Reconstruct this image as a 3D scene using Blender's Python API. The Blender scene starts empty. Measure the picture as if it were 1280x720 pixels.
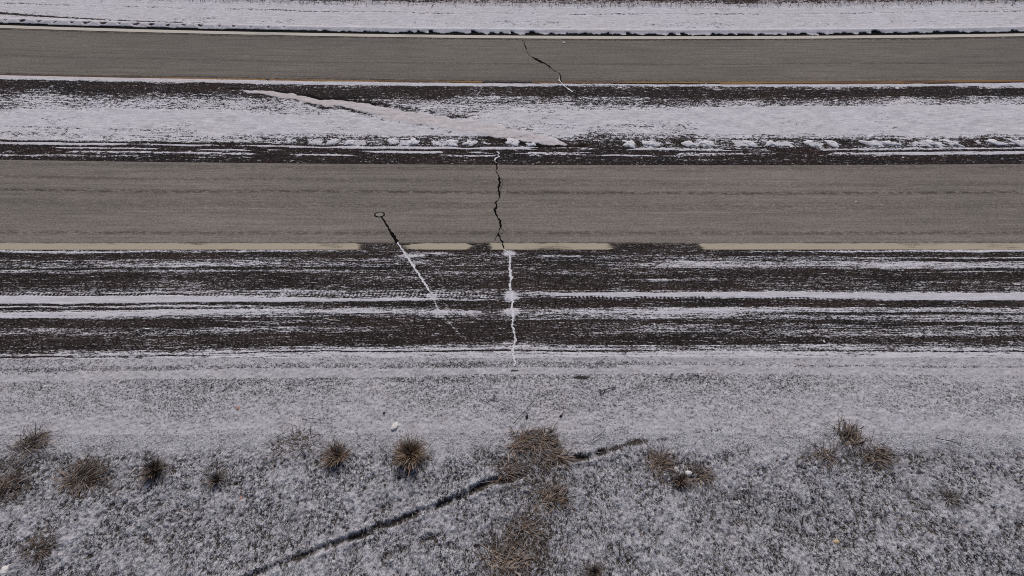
import bpy, math, random
import numpy as np
from mathutils import Vector

random.seed(7)
rng = np.random.default_rng(7)
scene = bpy.context.scene
COL = scene.collection
R = math.radians

# ------------------------------------------------------------------ camera
F, H = 560.0, 11.2                       # focal length in px of a 1280 wide frame, pole height (m)
TANT = 823.0 / F
TILT = math.atan(TANT)
COST = math.cos(TILT)
cam_d = bpy.data.cameras.new('camera')
cam_d.sensor_width = 36.0
cam_d.lens = 36.0 * F / 1280.0
cam_d.clip_start = 0.1
cam_d.clip_end = 8000.0
cam = bpy.data.objects.new('camera', cam_d)
cam.location = (0, 0, H)
cam.rotation_euler = (math.pi / 2 - TILT, 0, 0)
COL.objects.link(cam)
scene.camera = cam

# ------------------------------------------------------------------ sky, sun, exposure
SUN_EL, SUN_ROT = 48.0, 0.0
world = bpy.data.worlds.new('World')
scene.world = world
world.use_nodes = True
wn = world.node_tree
wn.nodes.clear()
sky = wn.nodes.new('ShaderNodeTexSky')
sky.sky_type = 'NISHITA'
sky.sun_disc = False
sky.sun_elevation = R(SUN_EL)
sky.sun_rotation = R(SUN_ROT)
sky.air_density = 0.7
sky.dust_density = 4.0
sky.ozone_density = 1.0
bg = wn.nodes.new('ShaderNodeBackground')
bg.inputs['Strength'].default_value = 0.075
wo = wn.nodes.new('ShaderNodeOutputWorld')
wn.links.new(sky.outputs[0], bg.inputs[0])
wn.links.new(bg.outputs[0], wo.inputs[0])
sun_d = bpy.data.lights.new('sun', 'SUN')
sun_d.energy = 1.5
sun_d.angle = R(11)
sun_d.color = (1.0, 0.955, 0.90)
sun = bpy.data.objects.new('sun', sun_d)
sun.rotation_euler = (-R(90 - SUN_EL), 0, 0)
sun.location = (0, 30, 40)
COL.objects.link(sun)
vs = scene.view_settings
vs.view_transform = 'Standard'
vs.look = 'None'
vs.exposure = 0.0
vs.gamma = 1.0
vs.use_curve_mapping = False
scene.render.engine = 'CYCLES'
scene.cycles.use_denoising = False
scene.cycles.max_bounces = 5
scene.cycles.pixel_filter_type = 'BLACKMAN_HARRIS'
scene.cycles.filter_width = 1.0

# ------------------------------------------------------------------ where things stand on the ground
def row_Y(y):                            # distance of a photo row on flat ground
    return H * F / (COST ** 2 * (y - 360.0 + 823.0)) - H * TANT
def ground(px, py):
    u = py - 360.0 + 823.0
    return (px - 640.0) * H / (u * COST), row_Y(py)
_ay = [-60, 0, 50, 100, 206, 304, 440, 720]
_aA = [10e-4, 10e-4, 9.5e-4, 6.7e-4, 4.8e-4, 0.0, -1.6e-4, -1.6e-4]
_ax = [8.2, 8.2, 8.2, 7.6, 6.3, 5.5, 4.6, 4.0]
_aY = [row_Y(y) for y in _ay][::-1]
_aA, _ax = _aA[::-1], _ax[::-1]
def bend(X, Yn):                         # the gentle bend of the road
    A = np.interp(Yn, _aY, _aA)
    X0 = np.interp(Yn, _aY, _ax)
    return A * (np.clip(X, -36, 38) - X0) ** 2
def road_xy(X, Yn):
    return X, Yn + bend(X, Yn)
def proj(X, Y):                          # ground point to photo pixel
    u = H * F / (COST ** 2 * (Y + H * TANT))
    return 640.0 + X * u * COST / H, u - 823.0 + 360.0

# ------------------------------------------------------------------ noise
def _hash(ix, iy, seed):
    h = (ix.astype(np.int64) * 374761393 + iy.astype(np.int64) * 668265263 + seed * 1442695041) & 0x7fffffff
    h = (h ^ (h >> 13)) * 1274126177 & 0x7fffffff
    return ((h ^ (h >> 16)) & 0xffff) / 65535.0
def vnoise(x, y, seed=0):
    x0, y0 = np.floor(x), np.floor(y)
    fx, fy = x - x0, y - y0
    fx = fx * fx * fx * (fx * (fx * 6 - 15) + 10); fy = fy * fy * fy * (fy * (fy * 6 - 15) + 10)
    a = _hash(x0, y0, seed); b = _hash(x0 + 1, y0, seed)
    c = _hash(x0, y0 + 1, seed); d = _hash(x0 + 1, y0 + 1, seed)
    return (a * (1 - fx) + b * fx) * (1 - fy) + (c * (1 - fx) + d * fx) * fy
def fbm(x, y, seed=0, oct=3, gain=0.5):
    s = 0; a = 1.0; t = 0
    for k in range(oct):
        cs, sn = math.cos(k * 0.9), math.sin(k * 0.9)
        s = s + a * vnoise((x * cs - y * sn) * 2 ** k, (x * sn + y * cs) * 2 ** k, seed + k * 17)
        t += a; a *= gain
    return s / t
def sstep(a, b, x):
    t = np.clip((x - a) / (b - a), 0, 1)
    return t * t * (3 - 2 * t)
def polydist(px, py, pts, sy=1.0):
    """distance (photo px) to a polyline and parameter along it"""
    best = np.full(px.shape, 1e9); par = np.zeros(px.shape)
    n = len(pts) - 1
    for i in range(n):
        ax, ay = pts[i]; bx, by = pts[i + 1]
        dx, dy = bx - ax, (by - ay) * sy
        t = np.clip(((px - ax) * dx + (py - ay) * sy * dy) / (dx * dx + dy * dy), 0, 1)
        d = np.hypot(px - ax - t * dx, (py - ay) * sy - t * dy)
        m = d < best
        best = np.where(m, d, best); par = np.where(m, (i + t) / n, par)
    return best, par

# ------------------------------------------------------------------ objects
def link(o, parent=None):
    COL.objects.link(o)
    if parent is not None:
        o.parent = parent
    return o
def tag(o, label=None, cat=None, group=None, kind=None):
    if label: o['label'] = label
    if cat: o['category'] = cat
    if group: o['group'] = group
    if kind: o['kind'] = kind
    return o
def mesh_obj(name, verts, faces, mat, parent=None, attrs=None, uv=None, smooth=True):
    me = bpy.data.meshes.new(name)
    verts = np.asarray(verts, dtype=np.float32)
    if isinstance(faces, np.ndarray):
        me.vertices.add(len(verts)); me.vertices.foreach_set('co', verts.ravel())
        n, k = faces.shape
        me.loops.add(n * k); me.loops.foreach_set('vertex_index', faces.ravel().astype(np.int32))
        me.polygons.add(n)
        me.polygons.foreach_set('loop_start', np.arange(0, n * k, k, dtype=np.int32))
        me.polygons.foreach_set('loop_total', np.full(n, k, dtype=np.int32))
        me.update(calc_edges=True)
    else:
        me.from_pydata(verts.tolist(), [], faces)
    for k_, v_ in (attrs or {}).items():
        a = me.attributes.new(k_, 'FLOAT', 'POINT')
        a.data.foreach_set('value', np.asarray(v_, dtype=np.float32).ravel())
    if uv is not None:
        a = me.attributes.new('road', 'FLOAT_VECTOR', 'POINT')
        a.data.foreach_set('vector', np.asarray(uv, dtype=np.float32).ravel())
    me.polygons.foreach_set('use_smooth', np.full(len(me.polygons), smooth))
    me.materials.append(mat)
    me.validate()
    o = bpy.data.objects.new(name, me)
    return link(o, parent)
def quads(nr, nc):
    i = np.arange(nr * nc).reshape(nr, nc)
    return np.stack([i[:-1, :-1], i[:-1, 1:], i[1:, 1:], i[1:, :-1]], -1).reshape(-1, 4)

# ------------------------------------------------------------------ materials
class NT:
    def __init__(s, name):
        s.m = bpy.data.materials.new(name); s.m.use_nodes = True
        s.t = s.m.node_tree; s.t.nodes.clear()
        s.out = s.n('ShaderNodeOutputMaterial'); s.b = s.n('ShaderNodeBsdfPrincipled')
        s.t.links.new(s.b.outputs[0], s.out.inputs[0])
    def n(s, typ, **kw):
        nd = s.t.nodes.new(typ)
        for k, v in kw.items(): setattr(nd, k, v)
        return nd
    def put(s, sock, v):
        if hasattr(v, 'is_output'): s.t.links.new(v, sock)
        elif isinstance(v, (tuple, list)) and len(v) == 3 and sock.type == 'RGBA': sock.default_value = (*v, 1)
        else: sock.default_value = v
    def attr(s, name, vec=False):
        a = s.n('ShaderNodeAttribute', attribute_name=name)
        return a.outputs['Vector' if vec else 'Fac']
    def math(s, op, a, b=0.0, c=None, clamp=False):
        nd = s.n('ShaderNodeMath', operation=op, use_clamp=clamp)
        s.put(nd.inputs[0], a); s.put(nd.inputs[1], b)
        if c is not None: s.put(nd.inputs[2], c)
        return nd.outputs[0]
    def noise(s, vec, sx, sy, detail=3.0, rough=0.55, off=0.0):
        mp = s.n('ShaderNodeMapping'); s.put(mp.inputs['Vector'], vec)
        mp.inputs['Scale'].default_value = (sx, sy, max(sx, sy))
        mp.inputs['Location'].default_value = (off, off * 1.7, off * 0.3)
        nz = s.n('ShaderNodeTexNoise'); s.put(nz.inputs['Vector'], mp.outputs[0])
        nz.inputs['Scale'].default_value = 1.0
        nz.inputs['Detail'].default_value = detail; nz.inputs['Roughness'].default_value = rough
        return nz.outputs['Fac']
    def ramp(s, x, a, b, lo=0.0, hi=1.0, smooth=True):
        nd = s.n('ShaderNodeMapRange', interpolation_type='SMOOTHSTEP' if smooth else 'LINEAR')
        s.put(nd.inputs[0], x)
        for i, v in ((1, a), (2, b), (3, lo), (4, hi)): s.put(nd.inputs[i], v)
        return nd.outputs[0]
    def mix(s, f, a, b):
        nd = s.n('ShaderNodeMix', data_type='RGBA')
        s.put(nd.inputs[0], f); s.put(nd.inputs[6], a); s.put(nd.inputs[7], b)
        return nd.outputs[2]
    def scale(s, col, f):
        nd = s.n('ShaderNodeVectorMath', operation='SCALE')
        s.put(nd.inputs[0], col); s.put(nd.inputs[3], f)
        return nd.outputs[0]
    def bump(s, h, strength=1.0, dist=0.01):
        nd = s.n('ShaderNodeBump'); nd.inputs['Strength'].default_value = strength
        nd.inputs['Distance'].default_value = dist; s.put(nd.inputs['Height'], h)
        s.t.links.new(nd.outputs[0], s.b.inputs['Normal'])
    def fin(s, col, rough=0.9, spec=0.25):
        s.put(s.b.inputs['Base Color'], col); s.put(s.b.inputs['Roughness'], rough)
        s.b.inputs['Specular IOR Level'].default_value = spec
        return s.m

SNOW = (0.66, 0.66, 0.72)

def mat_snowy(name, dark, brown, st=(0.9, 26.0), a_st=1.7, gr=(22, 40), a_gr=1.5, a_px=1.2, px=75, speck=0.6, sharp=0.12, sc=SNOW):
    """wet ground with drifted and tracked snow; how much lies where comes from the snow attribute"""
    t = NT(name)
    col, mask, h = snowy_core(t, dark, brown, st, a_st, gr, a_gr, a_px, px, speck, sharp, sc)
    t.bump(h, 0.7, 0.012)
    return t.fin(col, t.math('MULTIPLY_ADD', mask, 0.15, 0.8), 0.06)

def snowy_core(t, dark, brown, st, a_st, gr, a_gr, a_px, px, speck, sharp, SNOW=SNOW, snow_attr='snow'):
    uv = t.attr('road', True)
    snow, dirt, wet = t.attr(snow_attr), t.attr('dirt'), t.attr('wet')
    n1 = t.noise(uv, st[0], st[1], 5, 0.6)
    n2 = t.noise(uv, gr[0], gr[1], 3, 0.6, 3.0)
    n3 = t.noise(uv, *(px if isinstance(px, tuple) else (px, px)), 2, 0.6, 9.0)
    n4 = t.noise(uv, 0.5, 3.0, 3, 0.5, 5.0)
    m = t.math('MULTIPLY_ADD', t.math('SUBTRACT', n1, 0.5), a_st, snow)
    m = t.math('MULTIPLY_ADD', t.math('SUBTRACT', n2, 0.5), a_gr, m)
    m = t.math('MULTIPLY_ADD', t.math('SUBTRACT', n3, 0.5), a_px, m)
    mask = t.ramp(m, 0.5 - sharp, 0.5 + sharp)
    thin = t.ramp(m, 0.05, 0.55, 0.0, 0.17)           # a dusting
    grit = t.ramp(n3, 0.3, 0.72, 1.0 - speck, 1.0 + speck, False)
    base = t.mix(t.math('MULTIPLY_ADD', t.ramp(n4, 0.35, 0.65), 0.6, dirt, clamp=True), dark, brown)
    base = t.scale(base, grit)
    base = t.mix(wet, base, (0.0035, 0.0035, 0.004))
    base = t.mix(t.math('MULTIPLY', thin, t.math('SUBTRACT', 1.0, wet)), base, SNOW)
    sn = t.scale(t.mix(t.math('MULTIPLY', dirt, 0.45), SNOW, (0.62, 0.50, 0.43)), t.ramp(n2, 0.25, 0.75, 0.82, 1.12, False))
    sn = t.scale(sn, t.ramp(n3, 0.25, 0.6, 0.86, 1.06, False))
    sn = t.scale(sn, t.ramp(n1, 0.3, 0.62, 0.80, 1.06, False))
    col = t.mix(mask, base, sn)
    return col, mask, t.math('MULTIPLY_ADD', n3, 0.35, mask)

def mat_lane(name, c1, c2):
    t = NT(name)
    uv = t.attr('road', True); rub = t.attr('rub')
    n1 = t.noise(uv, 0.25, 14, 4, 0.6); n2 = t.noise(uv, 15, 19, 3, 0.7, 4); n3 = t.noise(uv, 5, 13, 3, 0.7, 8); n4 = t.noise(uv, .12, .6, 2, .5, 2)
    col = t.mix(t.ramp(n4, 0.35, 0.65), c1, c2)
    col = t.scale(col, t.ramp(n1, 0.3, 0.7, 0.79, 1.18, False))
    col = t.scale(col, t.ramp(t.noise(uv, .9, 5, 4, .62, 14), 0.3, 0.7, 0.90, 1.09, False))
    col = t.scale(col, t.ramp(n2, 0.3, 0.7, 0.66, 1.34, False))
    dk = t.math('MULTIPLY', rub, t.ramp(n3, 0.36, 0.60))
    col = t.mix(t.math('MULTIPLY', dk, 0.75), col, (0.035, 0.031, 0.029))
    t.bump(n2, 0.5, 0.006)
    return t.fin(col, 0.92, 0.12)

def mat_paint(name, c, worn, wear=0.38):
    t = NT(name)
    uv = t.attr('road', True); w = t.attr('wear')
    n1 = t.noise(uv, 1.5, 40, 4, 0.65); n2 = t.noise(uv, 45, 60, 2, 0.6, 3)
    x = t.math('ADD', t.math('MULTIPLY_ADD', n1, 0.7, w), t.math('MULTIPLY', n2, 0.5))
    f = t.ramp(x, 0.62 + wear, 0.74 + wear)
    col = t.scale(t.mix(f, c, worn), t.ramp(n2, 0.3, 0.7, 0.82, 1.15, False))
    t.bump(n2, 0.3, 0.004)
    return t.fin(col, 0.85, 0.2)

def mat_plain(name, c, var=0.35, sc=60, rough=0.9):
    t = NT(name)
    tc = t.n('ShaderNodeTexCoord')
    n = t.noise(tc.outputs['Object'], sc, sc, 3, 0.6)
    t.bump(n, 0.5, 0.01)
    return t.fin(t.scale(t.mix(0.0, c, c), t.ramp(n, 0.25, 0.75, 1 - var, 1 + var, False)), rough, 0.2)

GRAVEL = ((0.045, 0.043, 0.045), (0.06, 0.052, 0.048), (3.0, 5.0), 0.5, (12, 13), 1.05, 1.7, 27, 0.6, 0.36, (0.53, 0.527, 0.572))
def mat_verge(name, soil=(0.052, 0.046, 0.044), soil2=(0.085, 0.073, 0.063)):
    t = NT(name)
    uv = t.attr('road', True)
    snow, dirt = t.attr('snow'), t.attr('dirt')
    n1 = t.noise(uv, 10, 5.5, 3, 0.6); n2 = t.noise(uv, 21, 12, 2, 0.6, 3); n3 = t.noise(uv, 34, 24, 2, 0.6, 7); n4 = t.noise(uv, 1.1, 1.3, 3, 0.6, 5)
    m = t.math('MULTIPLY_ADD', t.math('SUBTRACT', n1, 0.5), 0.6, snow)
    m = t.math('MULTIPLY_ADD', t.math('SUBTRACT', n2, 0.5), 1.5, m)
    m = t.math('MULTIPLY_ADD', t.math('SUBTRACT', n3, 0.5), 1.2, m)
    sl = t.ramp(t.math('ABSOLUTE', t.math('SUBTRACT', t.noise(uv, 7.5, 4.2, 3, 0.62, 11), 0.5)), 0.0, 0.06, 1.0, 0.0)
    sl2 = t.ramp(t.math('ABSOLUTE', t.math('SUBTRACT', t.noise(uv, 13, 7.5, 3, 0.62, 17), 0.49)), 0.0, 0.05, 1.0, 0.0)
    n5 = t.noise(uv, 1.6, 1.6, 2, 0.5, 21)
    slit = t.math('MULTIPLY', t.math('MAXIMUM', sl, t.math('MULTIPLY', sl2, .8)), t.ramp(n5, .32, .55, .25, 1.0))
    m = t.math('MULTIPLY_ADD', slit, -0.72, m)
    mask = t.ramp(m, -0.05, 0.62)
    base = t.scale(t.mix(t.ramp(n4, 0.35, 0.65), soil, soil2), t.ramp(n3, 0.25, 0.75, 0.35, 1.65, False))
    base = t.mix(dirt, base, (0.10, 0.075, 0.05))
    thick = t.ramp(m, 0.45, 1.2)
    sn = t.mix(thick, (0.345, 0.341, 0.37), (0.58, 0.577, 0.625))
    gcol, gmask, gh = snowy_core(t, *GRAVEL, snow_attr='gsnow')
    edge = t.ramp(t.math('MULTIPLY_ADD', t.math('SUBTRACT', t.noise(uv, 2.2, 3.0, 6, 0.72, 31), 0.5), 2.4, t.attr('gv')), .25, .75)
    t.bump(t.math('MULTIPLY_ADD', n3, 0.6, m), 0.8, 0.02)
    return t.fin(t.mix(edge, t.mix(mask, base, sn), gcol), 0.92, 0.08)

def mat_blade(name, cols):
    t = NT(name)
    tint, tip = t.attr('tint'), t.attr('tip')
    cr = t.n('ShaderNodeValToRGB')
    el = cr.color_ramp.elements
    el[0].position = 0; el[0].color = (*cols[0], 1); el[1].position = 1; el[1].color = (*cols[-1], 1)
    for i, c in enumerate(cols[1:-1]):
        e = el.new((i + 1) / (len(cols) - 1)); e.color = (*c, 1)
    t.put(cr.inputs[0], tint)
    col = t.mix(t.math('MULTIPLY', tip, t.attr('frost')), cr.outputs[0], (0.62, 0.62, 0.66))
    return t.fin(col, 0.8, 0.15)

M_SHOULDER = mat_snowy('wet shoulder asphalt with tracked snow', (0.026, 0.0215, 0.021), (0.050, 0.038, 0.034), st=(0.8, 20.0), a_st=1.4, gr=(4, 24), a_gr=1.5, px=(18, 30), a_px=1.6, speck=.85, sharp=.27)
M_MEDIAN = mat_snowy('median with drifted snow', (0.021, 0.018, 0.019), (0.038, 0.025, 0.022), st=(1.6, 12.0), a_st=1.1, gr=(5, 12), a_gr=1.7, a_px=1.6, px=17, sharp=.17)
M_FAR = mat_snowy('far shoulder snow', (0.03, 0.026, 0.024), (0.05, 0.034, 0.028), st=(1.2, 8.0), a_st=0.8, gr=(5, 8), a_gr=1.3, a_px=1.2, px=13, sharp=.16)
M_GRAVEL = mat_snowy('snow dusted gravel', *GRAVEL)
M_LANE_NEAR = mat_lane('dry salted asphalt', (0.248, 0.221, 0.195), (0.216, 0.194, 0.176))
M_LANE_FAR = mat_lane('dry far asphalt', (0.199, 0.179, 0.159), (0.176, 0.159, 0.145))
M_CREAM = mat_paint('cream edge paint', (0.46, 0.41, 0.32), (0.06, 0.05, 0.043), 0.14)
M_WHITE = mat_paint('white edge paint', (0.60, 0.56, 0.50), (0.33, 0.30, 0.28), 0.16)
M_YELLOW = mat_paint('yellow edge paint', (0.29, 0.17, 0.065), (0.10, 0.055, 0.04), 0.02)
M_VERGE = mat_verge('snow dusted turf')
M_TAR = mat_plain('black crack', (0.007, 0.006, 0.006), 0.4)
M_TAR.node_tree.nodes['Principled BSDF'].inputs['Specular IOR Level'].default_value = 0.03
M_SNOW = mat_plain('packed snow', (0.72, 0.72, 0.76), 0.24, 22)
M_SNOWB = mat_plain('tracked snow', (0.72, 0.69, 0.70), 0.2, 30)

# ------------------------------------------------------------------ road surfaces, laid strip by strip across the road
def xcols(dx, half):
    core = np.arange(-half, half + dx / 2, dx)
    ext = half + np.array([1, 3, 7, 14, 30, 60, 110, 180.0])
    return np.concatenate([-ext[::-1], core, ext])
def strip(name, y0, y1, dy, dx, half, mat, fn, z0=0.0, structure=True):
    """ground between two rows; fn(px, py nominal, py seen, X, Yn) -> dict of attributes and relief"""
    rows = np.arange(y0, y1 + dy / 2, dy)
    rows[-1] = y1
    Yn = np.array([row_Y(y) for y in rows])
    Xc = xcols(dx, half)
    XX, YY = np.meshgrid(Xc, Yn)
    WX, WY = road_xy(XX, YY)
    px, py = proj(WX, WY)
    pn = np.repeat(rows[:, None], len(Xc), 1)
    at = fn(px, pn, py, XX, YY)
    z = at.pop('z', np.zeros_like(XX)) + z0
    v = np.stack([WX, WY, z], -1).reshape(-1, 3)
    uv = np.stack([XX, YY, np.zeros_like(XX)], -1).reshape(-1, 3)
    o = mesh_obj(name, v, quads(len(rows), len(Xc))[:, ::-1], mat, attrs={k: a.ravel() for k, a in at.items()}, uv=uv)
    if structure: o['kind'] = 'structure'
    return o

def table(px, py, cols):
    xs = sorted(cols)
    vals = []
    for x in xs:
        k = cols[x]
        vals.append(np.interp(py, [a for a, b in k], [b for a, b in k]))
    out = vals[0]
    for i in range(len(xs) - 1):
        w = np.clip((px - xs[i]) / (xs[i + 1] - xs[i]), 0, 1)
        out = np.where(px > xs[i], vals[i] * (1 - w) + vals[i + 1] * w, out)
    return out
def bands(*b):
    """(from, to, value) rows -> soft edged steps"""
    k = []
    for a, c, v in b:
        k += [(a + 0.3, v), (c - 0.3, v)]
    return k

# ---- near shoulder
SH = {
  40: bands((311,313.5,.25),(313.5,316,.72),(316,324,-.35),(324,329,.28),(329,335,.42),(335,337,-.1),(337,341,.46),(341,352,.02),(352,364,.1),(364,366,.35),(366,369,.2),(369,379,1.5),(379,382,.0),(382,384,.6),(384,387,-.3),(387,390,.4),(390,397,1.0),(397,409,-.1),(409,418,.25),(418,436,.02),(436,441,.25),(441,443.5,.75),(443.5,445.5,-.1),(445.5,458,.72),(458,463,.5),(463,466,.7),(466,475,1.0),(475,482,.62)),
  200: bands((311,313.5,.3),(313.5,316,.6),(316,324,-.15),(324,328,.35),(328,334,.5),(334,337,-.05),(337,340,.45),(340,350,.1),(350,364,.15),(364,366,.45),(366,369,.2),(369,378,1.25),(378,381,.0),(381,384,.7),(384,387,.1),(387,394,.85),(394,398,.3),(398,409,-.05),(409,418,.3),(418,436,.06),(436,439,.45),(439,442,.7),(442,443.5,.1),(443.5,456,.72),(456,462,.5),(462,473,1.0),(473,480,.6)),
  360: bands((311,313.5,.3),(313.5,316,.5),(316,323,-.15),(323,329,.32),(329,334,.45),(334,337,-.05),(337,341,.4),(341,350,.02),(350,362,.12),(362,364.5,.55),(364.5,372,.36),(372,377,1.3),(377,382,-.1),(382,386,.5),(386,392,.72),(392,397,.3),(397,400,.0),(400,404,.25),(404,408,.0),(408,416,.36),(416,427,.02),(427,433,.1),(433,437,.45),(437,439,.65),(439,440.5,.0),(440.5,454,.74),(454,460,.5),(460,472,1.0),(472,479,.55)),
  450: bands((311,313.5,.2),(313.5,316,.3),(316,323,-.1),(323,329,.3),(329,334,.38),(334,337,-.05),(337,341,.32),(341,362,.1),(362,364.5,.45),(364.5,373,.34),(373,376.5,.95),(376.5,383,-.1),(383,386,.3),(386,392,.75),(392,397,.2),(397,408,.05),(408,416,.3),(416,427,.02),(427,433,.1),(433,436.5,.45),(436.5,438.5,.72),(438.5,440,.0),(440,453,.74),(453,460,.5),(460,471,1.0),(471,478,.55)),
  600: bands((311,316,-.1),(316,320,.2),(320,328,.14),(328,333,.22),(333,340,.05),(340,343,.4),(343,362,.1),(362,366,.38),(366,374,.33),(374,376,.58),(376,380,-.15),(380,387,.05),(387,394,.30),(394,398,.15),(398,402,.2),(402,430,.03),(430,435,.42),(435,438,.8),(438,439.8,.0),(439.8,452,.74),(452,460,.48),(460,468,1.0),(468,475,.55)),
  655: bands((311,318,-.05),(318,320,.2),(320,340,.08),(340,343,.3),(343,362,.06),(362,365.5,.28),(365.5,368.5,.62),(368.5,373,.25),(373,384,-.1),(384,387,.2),(387,391,.35),(391,399,.28),(399,403,.0),(403,430,.12),(430,435,.42),(435,438,.78),(438,439.8,.0),(439.8,452,.76),(452,460,.5),(460,468,1.0),(468,475,.56)),
  740: bands((311,318,-.05),(318,320,.2),(320,340,.05),(340,343,.28),(343,362,.05),(362,365.5,.3),(365.5,369.5,1.3),(369.5,372,.3),(372,384,-.1),(384,387,.35),(387,391,.62),(391,399,.42),(399,403,.0),(403,414,.2),(414,420,.32),(420,431,.06),(431,435,.45),(435,438,.75),(438,439.8,.05),(439.8,452,.78),(452,460,.55),(460,467,1.0),(467,475,.58)),
  860: bands((311,320,.1),(320,327,.25),(327,331,.55),(331,335,.6),(335,348,.05),(348,351,.35),(351,362,.04),(362,365.5,.35),(365.5,371,1.4),(371,374,.35),(374,384,-.05),(384,386,.3),(386,393,.75),(393,399,.45),(399,406,.12),(406,416,.36),(416,421,.1),(421,431,.06),(431,437,.45),(437,439.3,.5),(439.3,453,.86),(453,457,.55),(457,467,.95),(467,476,.6)),
  1040: bands((311,313.5,.2),(313.5,315.5,.6),(315.5,320,-.3),(320,327,.35),(327,333,.62),(333,337,.4),(337,347,.02),(347,363,.08),(363,366,.4),(366,373,1.5),(373,375,.3),(375,385,-.05),(385,391,.68),(391,394,.1),(394,400,.42),(400,406,.05),(406,420,.32),(420,430,.05),(430,437,.55),(437,439,.35),(439,456,.86),(456,459,.5),(459,468,.95),(468,476,.66)),
  1200: bands((311,312.5,.4),(312.5,315.5,.9),(315.5,321.5,-.5),(321.5,323.5,.6),(323.5,327,-.2),(327,336,.62),(336,339,-.2),(339,341,.4),(341,351,-.2),(351,364,.24),(364,366.3,.4),(366.3,375.5,1.6),(375.5,384,-.25),(384,391,.55),(391,394,.0),(394,403,.48),(403,407,-.25),(407,420,.38),(420,426,-.1),(426,433,.28),(433,438,.62),(438,439.5,.15),(439.5,457,.86),(457,459.5,.5),(459.5,469,.95),(469,477,.7)),
}
CUT = [(497, 303), (508, 320), (525, 345), (541, 370), (549, 391), (562, 404), (575, 419)]
CRK = [(630, 312), (637, 318), (638, 326), (636.5, 335), (639, 345), (637, 356), (639, 366), (640, 373), (640, 386), (642, 398), (640, 408), (643, 416), (644, 424), (642, 435), (641, 445), (643, 452), (643, 458)]
def blob(px, py, cx, cy, rx, ry):
    return np.clip(1.25 - np.hypot((px - cx) / rx, (py - cy) / ry), 0, 1)
def f_shoulder(px, pn, py, X, Yn):
    wob = (fbm(X * 0.35, Yn * 0.9, 3, 3) - .5) * 3.0 + (fbm(X * 1.6, Yn * 3, 5, 2) - .5) * 1.6
    s = table(px, pn + wob, SH)
    s = s + (fbm(X * 0.5, Yn * 4, 11, 3) - .5) * 0.42
    # tyre tread printed in the snow
    ph = np.sin(X * 2 * math.pi / 0.115 + (pn > 370) * 1.5)
    tr = np.exp(-((pn - 368.5) / 3.2) ** 2) * np.where((px > 240) & (px < 640), .30, 0) + np.exp(-((pn - 371.5) / 2.3) ** 2) * np.where(px >= 640, .5, 0)
    tr = tr + np.exp(-((pn - 368.0) / 2.0) ** 2) * np.where(px <= 240, .35, 0)
    s = s + tr * ph * sstep(.35, .6, fbm(X * .9, Yn * 2, 77, 2))
    # snow caught along the cut and the crack
    for (cx, cy, rx, ry, a) in ((637, 317, 9, 4, .9), (639, 371, 9, 8, 1.0), (640, 390, 11, 6, .9), (588, 391, 18, 3.5, .5), (541, 371, 9, 5, .7), (549, 391, 12, 4, .8), (512, 320, 22, 3.2, .7), (524, 328, 14, 3.0, .4), (545, 317, 30, 2.2, .6), (690, 320.5, 22, 1.6, .5), (716, 320.5, 14, 1.4, .6), (820, 350, 26, 2.4, .45)):
        s = np.maximum(s, s * .6 + a * blob(px, py, cx, cy, rx, ry) * 1.2)
    d, _ = polydist(px, py, CRK)
    s = np.where((py > 311) & (py < 460), np.maximum(s, .95 - d * 0.55), s)
    d, p = polydist(px, py, CUT)
    s = np.where(py > 312, np.maximum(s, (1.1 - p * .55) - d * 0.45), s)
    dirt = 0.35 * fbm(X * .4, Yn * 2.5, 21, 2)
    wet = np.clip(.12 - s * 2.2, 0, 1) * sstep(.3, .55, fbm(X * .6, Yn * 5, 31, 2) + .1)
    s = np.where(pn < 312, np.where(pn > 304.5, s * .4 + .02, s), s)
    z = 0.012 * np.clip(s, 0, 1) * sstep(312, 315, pn)
    return dict(snow=s, dirt=dirt, wet=wet, z=z)
strip('near_shoulder', 304.2, 447, 0.6, 0.032, 20.5, M_SHOULDER, f_shoulder)

RUT1 = [(250, 752), (320, 717), (400, 687), (480, 656), (560, 626), (612, 604), (650, 594)]
RUT2 = [(690, 582), (735, 568), (780, 557), (825, 549), (880, 539), (930, 532)]
RUT3 = [(480, 696), (540, 672), (600, 656)]

# ---- gravel edge under a dusting of snow
def f_gravel(px, pn, py, X, Yn):
    wob = (fbm(X * 0.35, Yn * 0.9, 3, 3) - .5) * 3.0
    s1 = table(px, pn + wob, SH)
    s2 = np.interp(pn, [478, 500, 515, 530, 545], [.64, .68, .76, .86, .80])
    w = sstep(474, 480, pn)
    s = s1 * (1 - w) + s2 * w
    s = s + (fbm(X * .8, Yn * 1.5, 61, 3) - .5) * 0.35
    d, _ = polydist(px, py, CRK)
    s = np.where(py < 462, np.maximum(s, 1.2 - d * 0.4), s)
    for (cx, cy, rx, ry) in ((640, 445, 9, 1.6), (643, 463.5, 7, 1.7), (728, 472, 10, 2)):
        s = s - 1.2 * blob(px, py, cx, cy, rx, ry)
    d, _ = polydist(px, py, RUT2)
    s = s - .45 * np.exp(-(d / 2.5) ** 2) * sstep(940, 860, px) * (pn > 525)
    dirt = 0.3 * fbm(X * .9, Yn * 1.6, 41, 2)
    dense = sstep(21.0, 19.5, np.abs(X))
    z = dense * sstep(447, 452, pn) * ((fbm(X * 17, Yn * 17, 71, 2) - .5) * .03 + (fbm(X * 1.2, Yn * 1.4, 81, 2) - .5) * .03)
    z = z * sstep(541, 535, pn) - 0.03 * sstep(470, 541, pn) + 0.012 * np.clip(s1, 0, 1) * sstep(452, 447, pn)
    return dict(snow=s, dirt=dirt, wet=np.zeros_like(s), z=z)
strip('gravel_edge', 447, 541, 1.0, 0.03, 20.5, M_GRAVEL, f_gravel)

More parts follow.
